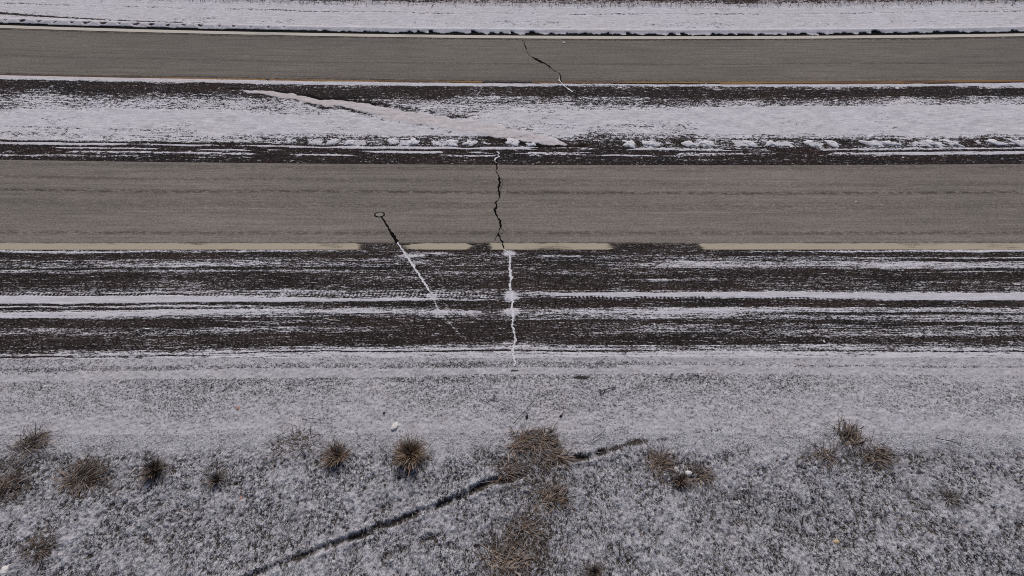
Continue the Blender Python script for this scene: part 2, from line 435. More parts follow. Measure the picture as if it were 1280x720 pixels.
# ---- driving lanes
def rubmarks(px, pn, X, lines):
    r = np.zeros_like(px)
    for (y, w, a, x0, x1) in lines:
        e = sstep(x0 - 120, x0 + 60, px) * sstep(x1 + 120, x1 - 60, px)
        yy = y + (fbm(X * .15, X * 0 + y, 5, 2) - .5) * 2.5
        r = np.maximum(r, a * np.exp(-((pn - yy) / w) ** 2) * e)
    return r
def f_near_lane(px, pn, py, X, Yn):
    r = rubmarks(px, pn, X, [(226, 2.2, .6, -400, 800), (230, 3.0, .45, 600, 2200), (241, 2.2, 1.0, -900, 2200), (247, 1.0, .3, -900, 400), (257, 6.0, .42, -900, 2200), (291, 2.6, .75, -900, 2200), (210.5, 3.0, .5, -900, 2200), (268, 2.5, .2, -900, 2200), (213, 1.2, .5, 150, 700), (303.6, .8, 1.0, -900, 2200)])
    return dict(rub=r + (pn < 207.6) * .2)
strip('near_lane', 206.6, 304.2, 1.0, 0.2, 30, M_LANE_NEAR, f_near_lane)
def f_far_lane(px, pn, py, X, Yn):
    r = rubmarks(px, pn, X, [(80.5, .9, .7, -2000, 3000), (74, .8, .25, -2000, 500), (98.5, 1.2, .45, -2000, 3000), (54, .8, .3, -2000, 3000), (50.3, .9, 1.4, -2000, 3000), (101.8, .8, 1.4, -2000, 3000), (92, .8, .25, -900, 400)])
    return dict(rub=r)
strip('far_lane', 49.4, 102.6, 0.8, 0.25, 34, M_LANE_FAR, f_far_lane)

# ---- median
MED = {
  0: bands((102,103.5,-.2),(103.5,109,1.1),(109,112,.1),(112,120,-.05),(120,126,.22),(126,134,.48),(134,146,.62),(146,166,1.0),(166,168,.6),(168,173,.9),(173,180,.62),(180,183,.85),(183,184.6,-.4),(184.6,187.6,1.5),(187.6,190,-.4),(190,192,.8),(192,194.5,-.3),(194.5,196.5,.8),(196.5,199.5,.25),(199.5,202,.75),(202,208.5,-.5)),
  240: bands((102,103.5,-.1),(103.5,108,1.2),(108,110,.2),(110,114,-.25),(114,122,.0),(122,130,.22),(130,142,.45),(142,166,1.0),(166,174,.85),(174,182,.6),(182,184.6,-.3),(184.6,187,1.3),(187,189.8,-.4),(189.8,191.6,.9),(191.6,193.6,-.2),(193.6,196,.75),(196,199,.1),(199,200.5,.5),(200.5,208.5,-.4)),
  400: bands((102,104.5,-.2),(104.5,109,1.2),(109,117,-.12),(117,126,-.05),(126,138,.5),(138,146,.72),(146,170,1.0),(170,174,.6),(174,183,.3),(183,185,.1),(185,187.5,.95),(187.5,190,-.2),(190,192.5,.85),(192.5,195,.05),(195,197,.75),(197,200,-.1),(200,208.5,-.1)),
  600: bands((102,105,-.15),(105,108.8,1.3),(108.8,112,-.1),(112,122,-.02),(122,132,.32),(132,142,.62),(142,150,.86),(150,172,1.05),(172,176,.4),(176,184.5,.22),(184.5,187.7,1.2),(187.7,190,-.3),(190,193,1.0),(193,194.5,-.1),(194.5,196.5,.7),(196.5,200,.0),(200,202.5,.12),(202.5,208.5,-.05)),
  760: bands((102,105,-.25),(105,107,.8),(107,109,.3),(109,113,.1),(113,121,-.05),(121,131,.35),(131,138,.6),(138,156,.95),(156,168,.7),(168,176,.45),(176,185.5,.2),(185.5,188,1.0),(188,191,-.4),(191,193.5,.6),(193.5,195.5,.95),(195.5,199,.0),(199,201,.15),(201,208.5,-.08)),
  940: bands((102,105.5,-.5),(105.5,108.5,1.0),(108.5,113,.1),(113,123,-.1),(123,127,.3),(127,134,.5),(134,168,1.0),(168,173,.7),(173,184,.28),(184,187,.3),(187,189,.9),(189,191,-.3),(191,193.5,.55),(193.5,199,-.05),(199,202,.2),(202,208.5,-.12)),
  1180: bands((102,106,-.5),(106,109.5,1.3),(109.5,113,.45),(113,122,-.2),(122,126,.35),(126,133,.6),(133,170,1.05),(170,174,.6),(174,186,.24),(186,188.5,.7),(188.5,191,-.3),(191,195,1.0),(195,203,-.15),(203,208.5,-.35)),
}
DRIFT = [(287, 111), (350, 119), (440, 133), (540, 151), (620, 165), (680, 176), (705, 181)]
def f_median(px, pn, py, X, Yn):
    wob = (fbm(X * .3, Yn * .4, 13, 3) - .5) * 3.0 * sstep(108, 116, pn) * sstep(186, 180, pn) + (fbm(X * 1.3, Yn * 2, 15, 2) - .5) * 1.0
    s = table(px, pn + wob, MED)
    s = s + (fbm(X * .6, Yn * 1.6, 17, 3) - .5) * np.where((pn > 109) & (pn < 184), .6, .25)
    s = s + .22 * sstep(.8, 1., s) * (pn > 130) * (pn < 180)
    # scalloped snow along the yellow line
    sc = (fbm(X * .8, Yn * .8, 19, 2) - .5)
    s = np.where((pn > 108) & (pn < 113), s + sc * 1.2, s)
    # broken runs of the thin wheel lines
    brk = fbm(X * .55, Yn * 6, 23, 2)
    s = np.where((pn > 184) & (pn < 201), s - 1.1 * sstep(.57, .68, brk), s)
    # ragged lane edge
    s = np.where(pn > 203, s + (fbm(X * 2.4, Yn * 4, 29, 2) - .5) * .3, s)
    # the drift that crosses the median at a slant
    d, p = polydist(px, py + (fbm(X * 1.4, Yn * 1.4, 91, 3) - .5) * 6, DRIFT, 1.7)
    hw = np.interp(p, [0, .15, .35, .6, .85, 1], [2.5, 5, 8, 12, 11, 4]) * (.75 + .5 * fbm(X * .9, Yn * .9, 83, 2))
    dr = sstep(1.25, .75, d / hw) * sstep(-.01, .12, p)
    yy = np.interp(px, [a for a, b in DRIFT], [b for a, b in DRIFT])
    s = np.maximum(s, 1.05 * dr)
    edge = np.exp(-((d / hw - 1.25) / .25) ** 2) * (py < yy) * ((px > 285) & (px < 470))
    s = s - edge * .9 * sstep(.25, .6, fbm(X * 3, Yn * 4, 95, 3))
    low = np.exp(-((d / hw - 1.35) / .3) ** 2) * (py > yy) * ((px > 400) & (px < 700))
    s = s - low * .35 * (.4 + fbm(X * 2, Yn * 2, 87, 2)) + dr * .12
    side = np.exp(-((d / hw - 1.5) / .45) ** 2) * ((px > 380) & (px < 690))
    s = s - side * .55 * sstep(.3, .7, fbm(X * 4, Yn * 6, 93, 4, .7))
    crumbs = sstep(.54, .68, fbm(X * 1.7, Yn * 1.6, 89, 3)) * np.exp(-((pn - 180) / 3.5) ** 2) * sstep(250, 420, px)
    s = s + crumbs * .75
    dirt = .35 * fbm(X * .5, Yn * 1.1, 37, 2) + dr * (.42 + .38 * sstep(.7, .1, p)) + .5 * ((pn > 101) & (pn < 107)) * sstep(500, 150, px)
    for (cx, cy, rx, ry) in ((648, 172.5, 22, 1.6), (700, 183, 28, 1.8), (728, 182, 8, 3)):
        b = blob(px, py, cx, cy, rx, ry); dirt = dirt + b; s = s - b * .5
    wet = np.clip(.05 - s * 2.2, 0, 1)
    z = .015 * np.clip(s, 0, 1) + dr * .012 + (fbm(X * 2.2, Yn * 2.2, 43, 3) - .5) * .07 * sstep(120, 130, pn) * sstep(186, 176, pn)
    return dict(snow=s, dirt=np.clip(dirt, 0, 1), wet=wet, z=z * sstep(208, 204, pn) * sstep(102, 106, pn))
strip('median', 102.6, 206.6, 0.5, 0.05, 30, M_MEDIAN, f_median)

# ---- far shoulder and the verge behind it
def f_far(px, pn, py, X, Yn):
    wob = (fbm(X * .3, Yn * .4, 53, 3) - .5) * 2.0
    s = np.interp(pn + wob, *zip(*bands((-60,-12,.1),(-12,-2,.14),(-2,3,.2),(3,6,.42),(6,10,.8),(10,17.3,1.0),(17.3,19,.62),(19,28,1.05),(28,34,.82),(34,37,.95),(37,42,1.2))))
    s = s + (fbm(X * .5, Yn * .8, 57, 3) - .5) * .5
    # plough lumps above the edge line, a dark wet gap under them
    lump = (fbm(X * 1.25, X * 0 + 3.3, 59, 2) - .5) * 3.2 + (fbm(X * 3.4 + Yn * 2, Yn * 2, 63, 2) - .5) * 8.5 * sstep(300, 600, px)
    s = np.where(pn > 36, np.where(pn < 42.9 + lump * .55, 1.25, -.6), s)
    saw = np.abs(((X / .84) % 1) - .5) * 2
    s = np.where((pn > 37.5) & (pn < 42), s - np.interp(px, [0, 250, 520], [1.3, 1.1, .15]) * sstep(.55, .2, saw + np.abs(pn - 40.3) * .18 + (fbm(X * 3, Yn * 2, 67, 2) - .5) * .7), s)
    # a dark wheel line that nears the lane at the left
    ln = np.interp(px, [-300, 0, 60, 130, 260, 600], [28, 30.5, 33, 35, 37, 38])
    s = s - np.exp(-((pn - ln) / 1.1) ** 2) * .8 * sstep(520, 150, px)
    wet = np.clip(-s * 2, 0, 1)
    dirt = .4 * fbm(X * .5, Yn * .6, 69, 2) + .7 * sstep(9, 3, pn)
    z = .02 * np.clip(s, 0, 1) + .09 * np.exp(-((pn - 40) / 2.2) ** 2) * np.clip(s, 0, 1)
    z = z + sstep(10, 2, pn) * (fbm(X * 3, Yn * 3, 73, 3) * .16) * sstep(45, 34, np.abs(X))
    return dict(snow=s, dirt=np.clip(dirt, 0, 1), wet=wet, z=z * sstep(49.4, 47, pn))
strip('far_shoulder', -42, 49.4, 0.5, 0.07, 36, M_FAR, f_far)

# ---- snowy turf in front
PATCHES = [(110, 597, 42, 24, 1), (36, 556, 36, 18, .8), (8, 605, 34, 34, .9), (192, 588, 24, 18, .8), (272, 600, 22, 12, .5), (48, 683, 26, 10, .6), (365, 556, 48, 22, .35), (422, 570, 24, 16, .8), (514, 568, 26, 22, 1), (672, 563, 56, 34, .85), (690, 622, 26, 18, .8), (648, 684, 60, 46, .8), (740, 714, 18, 10, .7), (822, 576, 20, 10, .7), (858, 598, 34, 16, .7), (1066, 550, 26, 14, .9), (1092, 570, 36, 14, .9), (1020, 568, 40, 8, .5), (1155, 570, 40, 10, .4), (720, 600, 22, 10, .5), (1185, 622, 40, 14, .4), (1190, 665, 44, 12, .4)]
def f_verge(px, pn, py, X, Yn):
    gv = sstep(590, 541, pn) * .95 + .05 * sstep(548, 541, pn)
    env = sstep(.75, .3, gv + (fbm(X * 3, Yn * 3, 181, 2) - .5) * .5) * sstep(541, 545, pn) * sstep(21.5, 19.5, np.abs(X)) * sstep(-5.2, -4.4, Yn)
    k1 = fbm(X * 12, Yn * 7, 101, 2); k2 = fbm(X * 20, Yn * 20, 111, 2); k3 = fbm(X * .8, Yn * .8, 121, 2); k4 = fbm(X * 2.6, Yn * 2.6, 131, 2)
    z = (k1 - .5) * .065 + (k2 - .5) * .04 + (k3 - .5) * .09 + (k4 - .5) * .03
    s = .84 + (k1 - .5) * .45 + (k2 - .5) * .3 + (k4 - .5) * .22 + (k3 - .5) * .2
    q = np.abs(fbm(X * 7.0, Yn * 4.2, 171, 3) - .5)
    z = z - .04 * sstep(.06, .0, q); s = s - .30 * sstep(.06, .0, q)
    gs = np.interp(pn, [530, 545, 575], [.86, .80, .74]) + (fbm(X * .8, Yn * 1.5, 61, 3) - .5) * 0.35
    dirt = np.zeros_like(px)
    for (pts, w, a) in ((RUT1, 3.7, .9), (RUT2, 3.4, .85), (RUT3, 3.5, .3)):
        d, p = polydist(px, py + (fbm(X * 1.6, Yn * 1.6, 141, 2) - .5) * 7, pts)
        g = np.exp(-(d / w) ** 2) * a * np.clip(2.6 * fbm(X * 2.6, Yn * 2.6, 151, 3) - .42, 0.05, 1.15) * (1.0 if pts is not RUT2 else (.15 + .85 * sstep(930, 770, px)))
        z = z - g * .11; s = s - g * 1.1; gv = gv - g * 1.5
        r = np.exp(-((d - w * 1.9) / w) ** 2) * a
        z = z + r * .03; s = s + r * .12
    for (cx, cy, rx, ry, a) in PATCHES:
        b = np.clip(1.3 - np.hypot((px - cx) / rx, (py - cy) / ry) + (k4 - .5) * .8, 0, 1) * a
        s = s - b * .55; dirt = np.maximum(dirt, b * .6)
    return dict(snow=s, dirt=dirt, gsnow=gs, gv=gv, z=z * env - .03)
yb = 555.0
vr_rows = None
VX = xcols(0.026, 20.0)
VY = np.arange(row_Y(541), -5.5, -0.026)
def build_verge():
    XX, YY = np.meshgrid(VX, VY)
    WX, WY = road_xy(XX, YY)
    px, py = proj(WX, WY)
    pn = H * F / (COST ** 2 * (YY + H * TANT)) - 823 + 360
    at = f_verge(px, pn, py, XX, YY)
    # tie the first row to the gravel edge
    z = at.pop('z')
    v = np.stack([WX, WY, z], -1).reshape(-1, 3)
    uv = np.stack([XX, YY, 0 * XX], -1).reshape(-1, 3)
    o = mesh_obj('snowy_turf', v, quads(len(VY), len(VX))[:, ::-1], M_VERGE, attrs={k: a.ravel() for k, a in at.items()}, uv=uv)
    o['kind'] = 'structure'
    return z, at['snow']
VZ, VS = build_verge()
def verge_z(X, Y):
    """height of the turf (or the flat gravel) under a point"""
    Yn = Y - bend(X, Y)
    ix = np.clip(np.searchsorted(VX, X), 1, len(VX) - 1)
    iy = np.clip(((VY[0] - Yn) / 0.026).astype(int), 0, len(VY) - 1)
    return np.where(Yn > VY[0], -.02, VZ[iy, ix]), VS[iy, ix]

# ---- land all around
def build_land():
    t = NT('snow dusted open land')
    tc = t.n('ShaderNodeTexCoord')
    n1 = t.noise(tc.outputs['Object'], .5, .5, 6, .65); n2 = t.noise(tc.outputs['Object'], 6, 6, 4, .65, 4)
    m = t.math('ADD', t.math('MULTIPLY', n1, .6), t.math('MULTIPLY', n2, .5))
    col = t.mix(t.ramp(m, .50, .62), (.075, .056, .042), SNOW)
    t.bump(m, .8, .1)
    mat = t.fin(col, .95, .1)
    c = np.concatenate([-np.geomspace(60, 4000, 24)[::-1], np.linspace(-50, 50, 11), np.geomspace(60, 4000, 24)])
    XX, YY = np.meshgrid(c, c)
    Z = -.16 + 0 * XX
    o = mesh_obj('ground', np.stack([XX, YY, Z], -1).reshape(-1, 3), quads(len(c), len(c)), mat)
    o['kind'] = 'structure'
build_land()

# ------------------------------------------------------------------ painted lines and cracks
def line_strip(name, y0, y1, mat, wearfn, z=0.004, x0=None, x1=None, nr=5, dx=.12, half=34, edge=None):
    Xc = xcols(dx, half)
    if x0 is not None: Xc = np.linspace(x0, x1, max(8, int((x1 - x0) / .05)))
    ya, yb_ = row_Y(y1), row_Y(y0)
    T = np.linspace(0, 1, nr)
    XX, TT = np.meshgrid(Xc, T)
    lo = np.full_like(Xc, ya); hi = np.full_like(Xc, yb_)
    if edge: lo, hi = edge(Xc, lo, hi)
    YY = lo[None] * (1 - TT) + hi[None] * TT
    WX, WY = road_xy(XX, YY)
    px, py = proj(WX, WY)
    o = mesh_obj(name, np.stack([WX, WY, np.full_like(XX, z)], -1).reshape(-1, 3), quads(nr, len(Xc)), mat,
                 attrs={'wear': wearfn(px, py, XX, YY).ravel()}, uv=np.stack([XX, YY, 0 * XX], -1).reshape(-1, 3))
    o['kind'] = 'structure'
    return o
def gx(px, py): return ground(px, py)[0]
def taper(Xc, lo, hi):                    # worn ends
    L, Rr = Xc[0], Xc[-1]
    e = np.minimum(np.clip((Xc - L) / .9, 0, 1), np.clip((Rr - Xc) / .9, 0, 1)) ** .6
    j = (fbm(Xc * 2.5, Xc * 0 + L, 7, 2) - .5) * .05
    w = hi - lo
    return lo + (1 - e) * w * .35, lo + w * (.35 + .65 * e) + j
def wear0(px, py, X, Y):
    w = (fbm(X * .7, Y * 3, 3, 2) - .5) * .6
    for xe in (457, 594, 771, 869): w = w + .42 * np.exp(-((px - xe) / 10) ** 2)
    return w + .35 * np.exp(-((px - 495) / 14) ** 2) + .3 * np.exp(-((px - 609) / 7) ** 2)
for (a, b) in ((-9000, 457), (490, 594), (609, 771), (869, 9000)):
    x0 = -190.0 if a < 0 else gx(a, 308); x1 = 190.0 if b > 2000 else gx(b, 308)
    def ed(Xc, lo, hi, a=a, b=b):
        L = Xc[0] if a > 0 else -1e6; Rr = Xc[-1] if b < 2000 else 1e6
        tl, tr = (1.1, .3) if a == 490 else (.06, .3) if a == 609 else (.12, .12)
        e = np.minimum(np.clip((Xc - L) / tl, 0, 1), np.clip((Rr - Xc) / tr, 0, 1)) ** .6
        w = hi - lo
        j = (fbm(Xc * 3, Xc * 0, 7, 3) - .5) * .07 * (1.2 - e) + (fbm(Xc * 5, Xc * 0, 9, 2) - .5) * .025
        return lo + (1 - e) * w * .3, lo + w * (.35 + .65 * e) + j
    if a < 0 or b > 2000:
        # long runs: dense near the view, sparse beyond
        line_strip('edge_line', 304.2, 312, M_CREAM, wear0, x0=max(x0, -60), x1=min(x1, 60), edge=ed)
    else:
        line_strip('edge_line', 304.2, 312, M_CREAM, wear0, x0=x0, x1=x1, edge=ed)
line_strip('far_edge_line', 45.4, 48.9, M_WHITE, lambda px, py, X, Y: (fbm(X * .5, Y, 9, 2) - .5) * .6, z=0.006)
def w_y(px, py, X, Y):
    return (fbm(X * .5, Y * 5, 12, 2) - .5) * .5 + .3 * sstep(300, 60, px)
def ye(Xc, lo, hi): return lo, hi
line_strip('yellow_edge_line', 102.3, 104.0, M_YELLOW, w_y, x0=gx(665, 103), x1=60.0, z=.006)
line_strip('yellow_edge_line', 104.4, 105.9, M_YELLOW, lambda px, py, X, Y: .16 + (fbm(X * .5, Y * 5, 14, 2) - .5) * .4, x0=gx(900, 104), x1=60.0, z=.020)
line_strip('yellow_edge_line', 102.3, 104.2, M_YELLOW, w_y, x0=gx(335, 103), x1=gx(603, 103), z=.006)
line_strip('yellow_edge_line', 102.4, 103.8, M_YELLOW, w_y, x0=-60.0, x1=gx(330, 103), z=.006)

def ribbon(name, pts, w, mat, z=.006, jag=.5, step=2.0, parent=None, structure=True, wfn=None):
    """a thin jagged band of real width following pts (photo px on the ground)"""
    P = []
    for i in range(len(pts) - 1):
        (ax, ay), (bx, by) = pts[i], pts[i + 1]
        n = max(1, int(math.hypot(bx - ax, by - ay) / step))
        for k in range(n):
            t = k / n
            P.append((ax + (bx - ax) * t + rng.normal(0, jag) * (0.0 if i + k == 0 else 1), ay + (by - ay) * t))
    P.append(pts[-1])
    G = np.array([ground(*p) for p in P])
    d = np.gradient(G, axis=0); d /= np.linalg.norm(d, axis=1)[:, None] + 1e-9
    nn = np.stack([-d[:, 1], d[:, 0]], 1)
    L = np.linspace(0, 1, len(P))
    ww = w * (.25 + 1.1 * rng.random(len(P)) ** 1.3 + .5 * (fbm(np.arange(len(P)) * .13, np.zeros(len(P)), 7, 2) > .5))
    if wfn is not None: ww = ww * np.array([wfn(t) for t in L])
    ww[-1] *= .3
    A = G + nn * ww[:, None] / 2; B = G - nn * ww[:, None] / 2
    top = np.concatenate([np.c_[A, np.full(len(P), z)], np.c_[B, np.full(len(P), z)]])
    n = len(P)
    f = [(i, i + 1, n + i + 1, n + i) for i in range(n - 1)]
    o = mesh_obj(name, top, [tuple(reversed(q)) for q in f], mat, parent, smooth=False)
    if structure: o['kind'] = 'structure'
    return o
NEARCRK = [(621, 195), (621, 208), (620, 213), (624, 222), (625, 230), (624, 236), (625, 243), (624, 248), (621, 253), (621, 258), (619, 262), (621, 270), (625, 276), (626, 284), (623, 291), (625, 298), (629, 306), (630, 313)]
ribbon('pavement_crack', NEARCRK, .055, M_TAR, jag=.7)
ribbon('pavement_crack', [(626, 223), (629, 228), (627, 234), (625, 240)], .018, M_TAR, jag=.5)
ribbon('pavement_crack', [(624, 222), (628, 225), (631, 224)], .016, M_TAR, jag=.4)
ribbon('pavement_crack', [(619, 262), (616, 266)], .016, M_TAR, jag=.4)
ribbon('pavement_crack', [(626, 284), (629, 288), (628, 293)], .014, M_TAR, jag=.4)
ribbon('pavement_crack', [(623, 291), (620, 297), (619, 302)], .02, M_TAR, jag=.5)
ribbon('pavement_crack', [(653, 50), (655, 56), (658, 63), (663, 70), (672, 75), (682, 80), (690, 85)], .06, M_TAR, jag=.6, wfn=lambda t: .55 + 1.0 * (abs(t - .72) < .22))
ribbon('pavement_crack', [(689, 84.5), (692, 88), (697, 90.5), (700, 93)], .03, M_TAR, jag=.5)
ribbon('pavement_crack', [(656, 52), (657, 58), (659, 62)], .04, M_TAR, jag=.5)
ribbon('pavement_crack', [(683, 80), (686, 83), (688, 87)], .04, M_TAR, jag=.5)
ribbon('pavement_crack', [(699, 91), (702, 96), (700, 99), (703, 103)], .06, M_TAR, jag=.7)
ribbon('snow_filled_crack', [(700, 96), (699.5, 101), (702, 105), (709, 111), (716, 115.5)], .09, M_SNOW, z=.03, jag=.3, wfn=lambda t: .5 + .5 * t)
ribbon('snow_filled_crack', CRK, .055, M_SNOW, z=.018, jag=.9, wfn=lambda t: 1.2 - .45 * t)
ribbon('snow_filled_crack', [(621, 190), (623, 196), (619, 199), (621, 204)], .06, M_SNOW, z=.02, jag=1)

# ------------------------------------------------------------------ the sensor let into the near lane
def disc(cx, cy, rx, ry, z, n=28, inner=0.0, jit=0.03):
    v, f = [], []
    for i in range(n):
        a = 2 * math.pi * i / n
        k = 1 + random.uniform(-jit, jit)
        v.append((cx + rx * k * math.cos(a), cy + ry * k * math.sin(a), z))
    if inner:
        for i in range(n):
            a = 2 * math.pi * i / n
            v.append((cx + rx * inner * math.cos(a), cy + ry * inner * math.sin(a), z))
        f = [(i, (i + 1) % n, n + (i + 1) % n, n + i) for i in range(n)]
    else:
        f = [tuple(range(n))]
    return v, f
def child_local(o, root):
    o.data.transform(__import__('mathutils').Matrix.Translation(-root.location))
def empty(name, loc, label, cat, group=None, kind=None):
    e = bpy.data.objects.new(name, None); e.empty_display_size = .2; e.location = loc
    COL.objects.link(e)
    return tag(e, label, cat, group, kind)
sx, sy = ground(474.5, 268.3)
sen = empty('pavement_sensor', (sx, sy, 0), 'black rimmed round pavement sensor in the near lane atop a slanting sealed cut', 'road sensor')
v, f = disc(sx, sy, .185, .125, .010, inner=.74); child_local(mesh_obj('sealant_ring', v, f, M_TAR, sen), sen)
M_PUCK = mat_plain('pale sensor face', (.27, .25, .225), .25, 40)
v, f = disc(sx, sy, .150, .10, .008); child_local(mesh_obj('sensor_face', v, f, M_PUCK, sen), sen)
child_local(ribbon('sealed_cut', [(476.5, 270.5), (480, 275), (488, 289), (497, 303.5)], .075, M_TAR, z=.012, jag=.45, parent=sen, structure=False, wfn=lambda t: .8 + .4 * t), sen)
child_local(ribbon('snow_filled_cut', CUT[:4], .062, M_SNOW, z=.02, jag=.6, parent=sen, structure=False, wfn=lambda t: 1.0 - .1 * t), sen)

# ------------------------------------------------------------------ packed snow left in the rumble strip pits
def clump_mesh(w, d, h, seed, skew=0.0):
    r = np.random.default_rng(seed)
    n, m = 18, 6
    v = []
    lob = r.uniform(-.26, .26, 4); ph = r.uniform(0, 6.28, 4)
    for j in range(m):
        q = j / (m - 1)
        for i in range(n):
            a = 2 * math.pi * i / n
            k = 1 + sum(lob[c] * math.cos((c + 2) * a + ph[c]) for c in range(4))
            ex = abs(math.cos(a)) ** .75 * math.copysign(1, math.cos(a)); ey = abs(math.sin(a)) ** .75 * math.copysign(1, math.sin(a))
            rad = (1 - q ** 1.6) * k
            x, y = ex * w / 2 * rad, ey * d / 2 * rad
            jx = 1 + r.uniform(-.14, .14)
            v.append(((x + skew * y) * jx, y * (1 + r.uniform(-.14, .14)), h * (1 - (1 - q) ** 2.2) * (1 + r.uniform(-.2, .2)) - .01))
    f = [(j * n + i, j * n + (i + 1) % n, (j + 1) * n + (i + 1) % n, (j + 1) * n + i) for j in range(m - 1) for i in range(n)]
    f.append(tuple((m - 1) * n + i for i in range(n)))
    return v, f
CLUMPS = [(366, 177, .5), (416, 177.5, .9), (438, 178.5, .9), (491, 177, .95), (516, 178, 1.0), (565, 179, 1.0), (588, 179, .9), (641, 178, 1.1), (664, 181, .7), (787, 180, 1.05), (811, 179.5, .9), (861, 180, .95), (885, 179.5, 1.0), (937, 179.5, 1.0), (963, 179.5, 1.0), (1013, 180, 1.0), (1040, 179.5, 1.0), (1088, 179.5, 1.05), (1113, 179.5, .95), (1166, 179.5, 1.1), (1190, 179.5, .95), (1245, 178.5, 1.1), (1272, 178.5, 1.0)]
ORD = ['leftmost', 'second', 'third', 'fourth', 'fifth', 'sixth', 'seventh', 'eighth', 'ninth', 'tenth', 'eleventh', 'twelfth', 'thirteenth', 'fourteenth', 'fifteenth', 'sixteenth', 'seventeenth', 'eighteenth', 'nineteenth', 'twentieth', 'twenty-first', 'twenty-second', 'rightmost']
for i, (x, y, s) in enumerate(CLUMPS):
    gx_, gy_ = ground(x, y)
    sk = np.interp(x, [350, 700, 1280], [.3, -.2, -1.0])
    v, f = clump_mesh(.46 * s, .36 * s, .05, 200 + i, sk)
    o = mesh_obj('snow_clump', v, f, M_SNOW)
    o.location = (gx_, gy_, .012)
    o.rotation_euler = (0, 0, random.uniform(-.15, .15))
    tag(o, f'small white snow clump, {ORD[i]} from the left in the row above the near lane', 'snow clump', 'snow clumps in the row along the median edge')

# ------------------------------------------------------------------ grass
def blades(bx, by, bz, h, lean, ang, w, tint, frost, curl=.5):
    """one mesh of bent grass blades: arrays of equal length"""
    n = len(bx)
    ca, sa = np.cos(ang), np.sin(ang)
    fx, fy = -sa, ca
    # three stations: root, mid, tip
    def st(t):
        out = lean * (t + curl * t * t) * h
        up = h * t * (1 - .45 * np.clip(lean, 0, 1.6) * t * .6)
        return bx + ca * out, by + sa * out, bz + up
    V = np.zeros((n, 7, 3)); 
    for k, (t, ww) in enumerate(((0, 1.0), (.38, .9), (.74, .6))):
        x, y, z = st(t)
        V[:, 2 * k] = np.stack([x - fx * w * ww / 2, y - fy * w * ww / 2, z], 1)
        V[:, 2 * k + 1] = np.stack([x + fx * w * ww / 2, y + fy * w * ww / 2, z], 1)
    x, y, z = st(1.0)
    V[:, 6] = np.stack([x, y, z], 1)
    b = (np.arange(n) * 7)[:, None]
    T = np.concatenate([b + np.array([[0, 1, 3]]), b + np.array([[0, 3, 2]]), b + np.array([[2, 3, 5]]), b + np.array([[2, 5, 4]]), b + np.array([[4, 5, 6]])])
    tip = np.tile(np.array([0, 0, .35, .35, .75, .75, 1.0]), (n, 1))
    return V.reshape(-1, 3), T, dict(tint=np.repeat(tint, 7), tip=tip.ravel(), frost=np.repeat(frost, 7))

M_STRAW = mat_blade('dead grass', [(.022, .016, .012), (.11, .074, .051), (.25, .175, .12), (.44, .33, .245)])
M_RUST = mat_blade('rusty bunch grass', [(.05, .04, .022), (.17, .095, .05), (.30, .18, .105), (.36, .28, .19)])
M_DARK = mat_blade('dark withered grass', [(.016, .012, .010), (.065, .045, .033), (.19, .13, .09), (.38, .28, .20)])
M_TURF = mat_blade('frosted turf grass', [(.03, .027, .022), (.075, .063, .05), (.15, .125, .10), (.25, .22, .18)])

# short turf over the verge: nobody could count it
N = 24000
tx = rng.uniform(-17, 17, N); ty = rng.uniform(-.9, row_Y(545), N)
tz, ts = verge_z(tx, ty)
keep = (fbm(tx * 1.3, ty * 1.3, 161, 3) + (0.62 - ts) * .6 + rng.normal(0, .12, N)) > .56
tx, ty, tz = tx[keep], ty[keep], tz[keep]
n = len(tx)
V, T, A = blades(tx, ty, tz - .01, rng.uniform(.03, .08, n), rng.uniform(.4, 1.9, n), rng.uniform(0, 2 * math.pi, n), rng.uniform(.008, .018, n), rng.random(n) ** 1.2, rng.uniform(.2, 1.0, n) * (rng.random(n) < .75))
tag(mesh_obj('turf_grass', V, T, M_TURF, attrs=A), 'short frosted dead grass poking through the snow', 'grass', kind='stuff')

# dead grass along the far verge
N = 26000
tx = rng.uniform(-36, 36, N); tyn = row_Y(5.5) + np.abs(rng.normal(0, 1.6, N)) + rng.normal(0, .25, N)
ty = tyn + bend(tx, tyn)
V, T, A = blades(tx, ty, np.full(N, .0), rng.uniform(.12, .34, N), rng.uniform(.1, 1.0, N), rng.uniform(0, 2 * math.pi, N), rng.uniform(.012, .03, N), rng.random(N), rng.uniform(0, .5, N))
tag(mesh_obj('verge_grass', V, T, M_STRAW, attrs=A), 'brown dead grass along the snow behind the far lane', 'grass', kind='stuff')

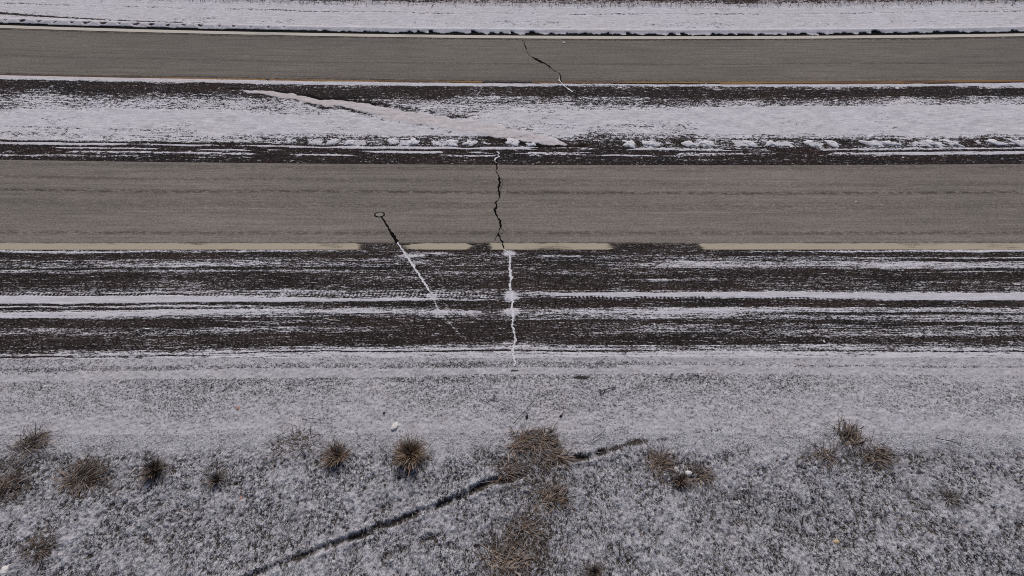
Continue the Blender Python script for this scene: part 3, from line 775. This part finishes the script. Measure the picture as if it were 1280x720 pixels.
def tuft(px, py, rx, ry, h, nb, mat, label, flat=.9, rot=None, frost=.25, group='grass tufts on the snowy verge', seed=0, dark=0.0):
    """bunches of blades that spring from several crowns; rx, ry in photo px at its place"""
    r = np.random.default_rng(500 + seed)
    x0, y0 = ground(px, py)
    u = py + 463; sxp = u * COST / H
    a_, b_ = rx / sxp, ry / (u * u * COST ** 2 / (H * F))
    z0 = float(verge_z(np.array([x0]), np.array([y0]))[0][0])
    root = empty('grass_tuft', (x0, y0, z0), label, 'grass tuft', group)
    single = rot is None
    nc = 3 if single else max(5, int(a_ * b_ * 45) + 4)
    spread = .22 if single else .82
    nb = max(230, int(nb * (.5 if single else .27))); frost = frost * 1.7; a_, b_ = a_ * (.85 if single else .74), b_ * (.85 if single else .74)
    ca = r.uniform(0, 2 * math.pi, nc); cr_ = np.sqrt(r.random(nc)) * spread
    cx, cy = a_ * cr_ * np.cos(ca), b_ * cr_ * np.sin(ca)
    csz = r.uniform(.55, 1.25, nc)
    crot = (0 if single else rot) + r.normal(0, .35, nc)
    k = r.choice(nc, nb, p=csz ** 2 / (csz ** 2).sum())
    rad = np.abs(r.normal(0, .5, nb)); th = r.uniform(0, 2 * math.pi, nb)
    R0 = (.30 * min(a_, b_) if single else .24)
    bx, by = cx[k] + R0 * rad * np.cos(th) * csz[k], cy[k] + R0 * rad * np.sin(th) * csz[k]
    out = th + r.normal(0, .5, nb)
    if single:
        ang = out; hh = h * r.uniform(.45, 1.1, nb)
        lean = flat * np.abs(r.normal(.75, .35, nb)) * np.sqrt(a_ * b_) * .55 / (h * .85)
    else:
        ang = np.where(r.random(nb) < .72, crot[k] + r.normal(0, .35, nb), out)
        hh = h * csz[k] * r.uniform(.35, 1.0, nb) * .62
        lean = flat * np.abs(r.normal(1.15, .5, nb))
    gz = verge_z(bx + x0, by + y0)[0] - z0
    ct = r.uniform(-.18, .18, nc)
    V, T, A = blades(bx, by, gz - .02, hh, lean, ang, r.uniform(.012, .027, nb), np.clip(r.random(nb) ** 1.1 + ct[k] - dark, 0, 1), frost * r.random(nb) * (r.random(nb) < .6))
    mesh_obj('blades', V, T, mat, root, attrs=A)
    k2 = nb // 3
    kk = r.choice(nc, k2)
    th = r.uniform(0, 2 * math.pi, k2); rad = np.sqrt(r.random(k2)) * (.6 * min(a_, b_) if single else .3)
    bx, by = cx[kk] + rad * np.cos(th), cy[kk] + rad * np.sin(th)
    gz = verge_z(bx + x0, by + y0)[0] - z0
    V, T, A = blades(bx, by, gz + .0, r.uniform(.05, .14, k2), r.uniform(1.0, 2.2, k2), th + r.normal(0, .9, k2), r.uniform(.008, .018, k2), r.random(k2) * .7, r.uniform(0, .7, k2))
    mesh_obj('matted_leaves', V, T, M_DARK, root, attrs=A)
    return root
TU = [
 (514, 567, 24, 22, .42, 1500, M_RUST, 'round rust brown grass tuft, biggest of the two round ones under the white stone', .95, None, .3),
 (422, 570, 20, 16, .34, 900, M_RUST, 'small round orange tinged grass tuft left of the biggest round tuft', .95, None, .4),
 (108, 596, 30, 17, .30, 1500, M_DARK, 'wide dark brown grass tuft swept rightward at the left of the verge', .9, .5, .2),
 (38, 556, 22, 12, .30, 760, M_DARK, 'ragged dark grass tuft by the gravel at the upper left of the verge', 1.0, .3, .3),
 (4, 603, 18, 24, .30, 900, M_DARK, 'tall brown grass tuft cut off by the left border of the photo', .95, .4, .25),
 (193, 588, 19, 15, .32, 800, M_DARK, 'compact dark tuft with rusty tips right of the wide swept tuft', .9, None, .25),
 (272, 601, 16, 9, .22, 380, M_DARK, 'sparse low grass tuft midway between the compact dark tuft and the orange tuft', .9, None, .45),
 (366, 555, 40, 18, .16, 900, M_TURF, 'thin grey flattened straw patch just left of the orange tinged tuft', 1.1, 2.9, .6),
 (664, 557, 36, 18, .28, 1900, M_STRAW, 'big tangled straw brown tuft beside the break in the diagonal rut', 1.0, .2, .25),
 (688, 572, 22, 12, .24, 760, M_STRAW, 'straw tuft leaning off the lower right of the big tangled tuft', 1.0, .3, .3),
 (640, 594, 20, 9, .2, 420, M_DARK, 'low dark tuft at the upper end of the long lower rut', 1.0, 0, .3),
 (690, 623, 20, 14, .32, 800, M_STRAW, 'small bushy brown tuft below the big tangled tuft', .95, .4, .3),
 (652, 664, 34, 16, .20, 1000, M_STRAW, 'loose brown grass mat low in the middle of the verge', 1.1, .2, .35),
 (636, 702, 40, 18, .22, 1400, M_STRAW, 'dense brown grass mat cut by the bottom border of the photo', 1.1, .1, .3),
 (742, 716, 13, 8, .22, 320, M_DARK, 'tiny dark reddish tuft at the bottom border right of the dense mat', 1.0, None, .2),
 (820, 576, 15, 8, .22, 420, M_STRAW, 'small flat brown tuft left of the two white stones', 1.0, .1, .2),
 (850, 601, 14, 9, .22, 420, M_STRAW, 'small brown tuft just below the two white stones', 1.0, None, .2),
 (876, 594, 18, 7, .2, 380, M_DARK, 'low trailing brown tuft right of the two white stones', 1.0, .0, .2),
 (1064, 549, 15, 10, .28, 800, M_DARK, 'spiky rusty tuft at the top right of the verge by the gravel', 1.0, 1.2, .2),
 (1098, 570, 20, 9, .22, 900, M_DARK, 'dark matted tuft just below right of the spiky rusty tuft', 1.0, -.4, .25),
 (1032, 570, 26, 7, .18, 480, M_DARK, 'thin low dark tuft left of the dark matted tuft', 1.0, 3.0, .4),
 (48, 684, 18, 8, .2, 380, M_DARK, 'low dark tuft alone in the lower left corner of the verge', 1.0, .3, .3),
 (1186, 622, 28, 9, .14, 420, M_TURF, 'faint greenish frosted tuft on the right part of the verge', 1.1, None, .6),
]
for i, a in enumerate(TU):
    tuft(*a[:8], flat=a[8], rot=a[9], frost=a[10], seed=i)

# ------------------------------------------------------------------ stones, twigs and small litter
def stone(px, py, s, mat, label, cat='stone', group=None, name='stone', flat=.6, seed=0):
    x, y = ground(px, py)
    r = np.random.default_rng(900 + seed)
    n, m = 9, 5
    v = [(0, 0, s * flat)]
    for j in range(1, m):
        ph = math.pi * .62 * j / (m - 1)
        for i in range(n):
            a = 2 * math.pi * i / n
            k = r.uniform(.78, 1.15)
            v.append((s * math.sin(ph) * math.cos(a) * k * 1.25, s * math.sin(ph) * math.sin(a) * k * .8, s * math.cos(ph) * flat * r.uniform(.85, 1.1)))
    f = [(0, 1 + i, 1 + (i + 1) % n) for i in range(n)]
    f += [(1 + (j - 1) * n + i, 1 + j * n + i, 1 + j * n + (i + 1) % n, 1 + (j - 1) * n + (i + 1) % n) for j in range(1, m - 1) for i in range(n)]
    o = mesh_obj(name, v, f, mat, smooth=False)
    z = float(verge_z(np.array([x]), np.array([y]))[0][0]) if py > 520 else -.005
    o.location = (x, y, z + s * .2); o.rotation_euler = (0, 0, r.uniform(0, 6.28))
    return tag(o, label, cat, group)
M_PALE = mat_plain('pale stone', (.78, .77, .74), .15, 50)
M_DKST = mat_plain('dark stone', (.025, .022, .022), .3, 50)
M_PINK = mat_plain('reddish leaf', (.42, .27, .23), .3, 30)
M_BUFF = mat_plain('buff stone', (.55, .45, .28), .2, 50)
stone(493, 533, .10, M_PALE, 'flat white stone on the gravel edge above the biggest round tuft', flat=.4, seed=1)
stone(846, 587, .065, M_PALE, 'left and smaller of two white stones among brown tufts', flat=.8, seed=2)
stone(860, 591.5, .085, M_PALE, 'right and larger of two white stones among brown tufts', flat=.8, seed=3)
stone(658.5, 521, .045, M_DKST, 'small dark stone on the gravel above the big tangled tuft', seed=4)
stone(701, 520, .035, M_DKST, 'tiny dark stone on the gravel right of the other dark stone', seed=5)
stone(297, 510, .05, M_PINK, 'small pinkish scrap on the gravel left of the white stone', 'scrap', name='litter_scrap', flat=.3, seed=6)
stone(1047, 677, .06, M_BUFF, 'small buff stone in the turf at the lower right', flat=.7, seed=7)
stone(4, 713, .10, M_PALE, 'white stone in the bottom left corner of the turf', flat=.6, seed=8)
stone(299, 622, .055, M_PINK, 'small reddish leaf scrap in the turf below the sparse low tuft', 'scrap', name='litter_scrap', flat=.3, seed=9)
stone(1070, 252, .035, M_PALE, 'tiny white snow crumb lying on the near lane', 'snow crumb', name='snow_crumb', seed=10)
stone(1030, 427, .035, M_PALE, 'tiny pale pebble on the dark near shoulder', 'pebble', name='pebble', seed=11)
stone(65, 108.5, .06, M_PALE, 'tiny white snow crumb on the dark band below the far lane', 'snow crumb', name='snow_crumb', seed=12)
stone(705, 53.5, .07, M_PALE, 'tiny white snow crumb at the top edge of the far lane', 'snow crumb', name='snow_crumb', seed=13)
stone(480, 516, .03, M_DKST, 'tiny dark pebble on the gravel above the white stone', seed=14)

def twig(pts, w, mat, label, forks=(), z=.03, name='twig'):
    G = [ground(*p) for p in pts]
    base = Vector((*G[0], z if pts[0][1] < 535 else float(verge_z(np.array([G[0][0]]), np.array([G[0][1]]))[0][0]) + .06))
    V, Fc = [], []
    def tube(line, w0, w1):
        n = len(line); k0 = len(V)
        for i, p in enumerate(line):
            a = Vector(line[max(0, i - 1)]); b = Vector(line[min(n - 1, i + 1)])
            d = (b - a).normalized(); s = d.cross(Vector((0, 0, 1)))
            if s.length < .01: s = Vector((1, 0, 0))
            s.normalize(); t = s.cross(d)
            rr = w0 + (w1 - w0) * i / (n - 1)
            for q in range(5):
                an = 2 * math.pi * q / 5
                V.append(Vector(p) + s * rr * math.cos(an) + t * rr * math.sin(an))
        for i in range(n - 1):
            for q in range(5):
                Fc.append((k0 + i * 5 + q, k0 + i * 5 + (q + 1) % 5, k0 + (i + 1) * 5 + (q + 1) % 5, k0 + (i + 1) * 5 + q))
    def rel(line): return [Vector((*ground(*p), base.z + .015 * i)) - base for i, p in enumerate(line)]
    tube(rel(pts), w, w * .5)
    for fk in forks: tube(rel(fk), w * .7, w * .35)
    o = mesh_obj(name, [tuple(v) for v in V], Fc, mat)
    o.location = base
    return tag(o, label, 'twig')
M_TWIG = mat_plain('dark twig', (.03, .024, .02), .3, 80)
M_PSTRAW = mat_plain('pale straw', (.62, .55, .47), .15, 60)
twig([(769, 485), (762, 486), (755, 488.5), (750, 491)], .016, M_TWIG, 'curved dark twig with side shoots on the gravel right of the pavement crack', [[(756, 488), (753, 494)], [(753, 490), (747, 488)], [(750, 491), (752, 496)]])
twig([(381, 524.5), (392, 524), (402, 525), (412, 524.5)], .010, M_TWIG, 'thin dark stem lying on the gravel above the flattened straw', [[(381, 524.5), (378, 523.5)]])
twig([(641, 531), (650, 521), (660, 510), (668, 502)], .009, M_STRAW if False else M_TWIG, 'long thin dead stem rising from the big tangled tuft onto the gravel', [[(645, 527), (637, 521), (634, 522)], [(655, 516), (664, 511)]])
twig([(740, 551), (748, 545), (757, 537)], .009, M_TWIG, 'thin slanting stem beside the upper rut', [[(748, 545), (756, 543)]])
twig([(774, 694), (774, 686), (773, 678)], .014, M_TWIG, 'short dark upright twig in the turf right of the brown mats', [[(774, 694), (779, 696)]])
twig([(407, 399), (416, 401), (426, 402)], .016, M_PSTRAW, 'pale straw stem lying on the dark near shoulder', z=.03)
twig([(1003, 656), (1003, 650), (1004, 644)], .016, M_TWIG, 'stubby dark twig alone in the right part of the turf')
twig([(1168, 548), (1182, 551), (1196, 555), (1205, 557)], .010, M_TWIG, 'thin dark stem in the turf near the right end of the gravel', [[(1182, 551), (1200, 549)]])
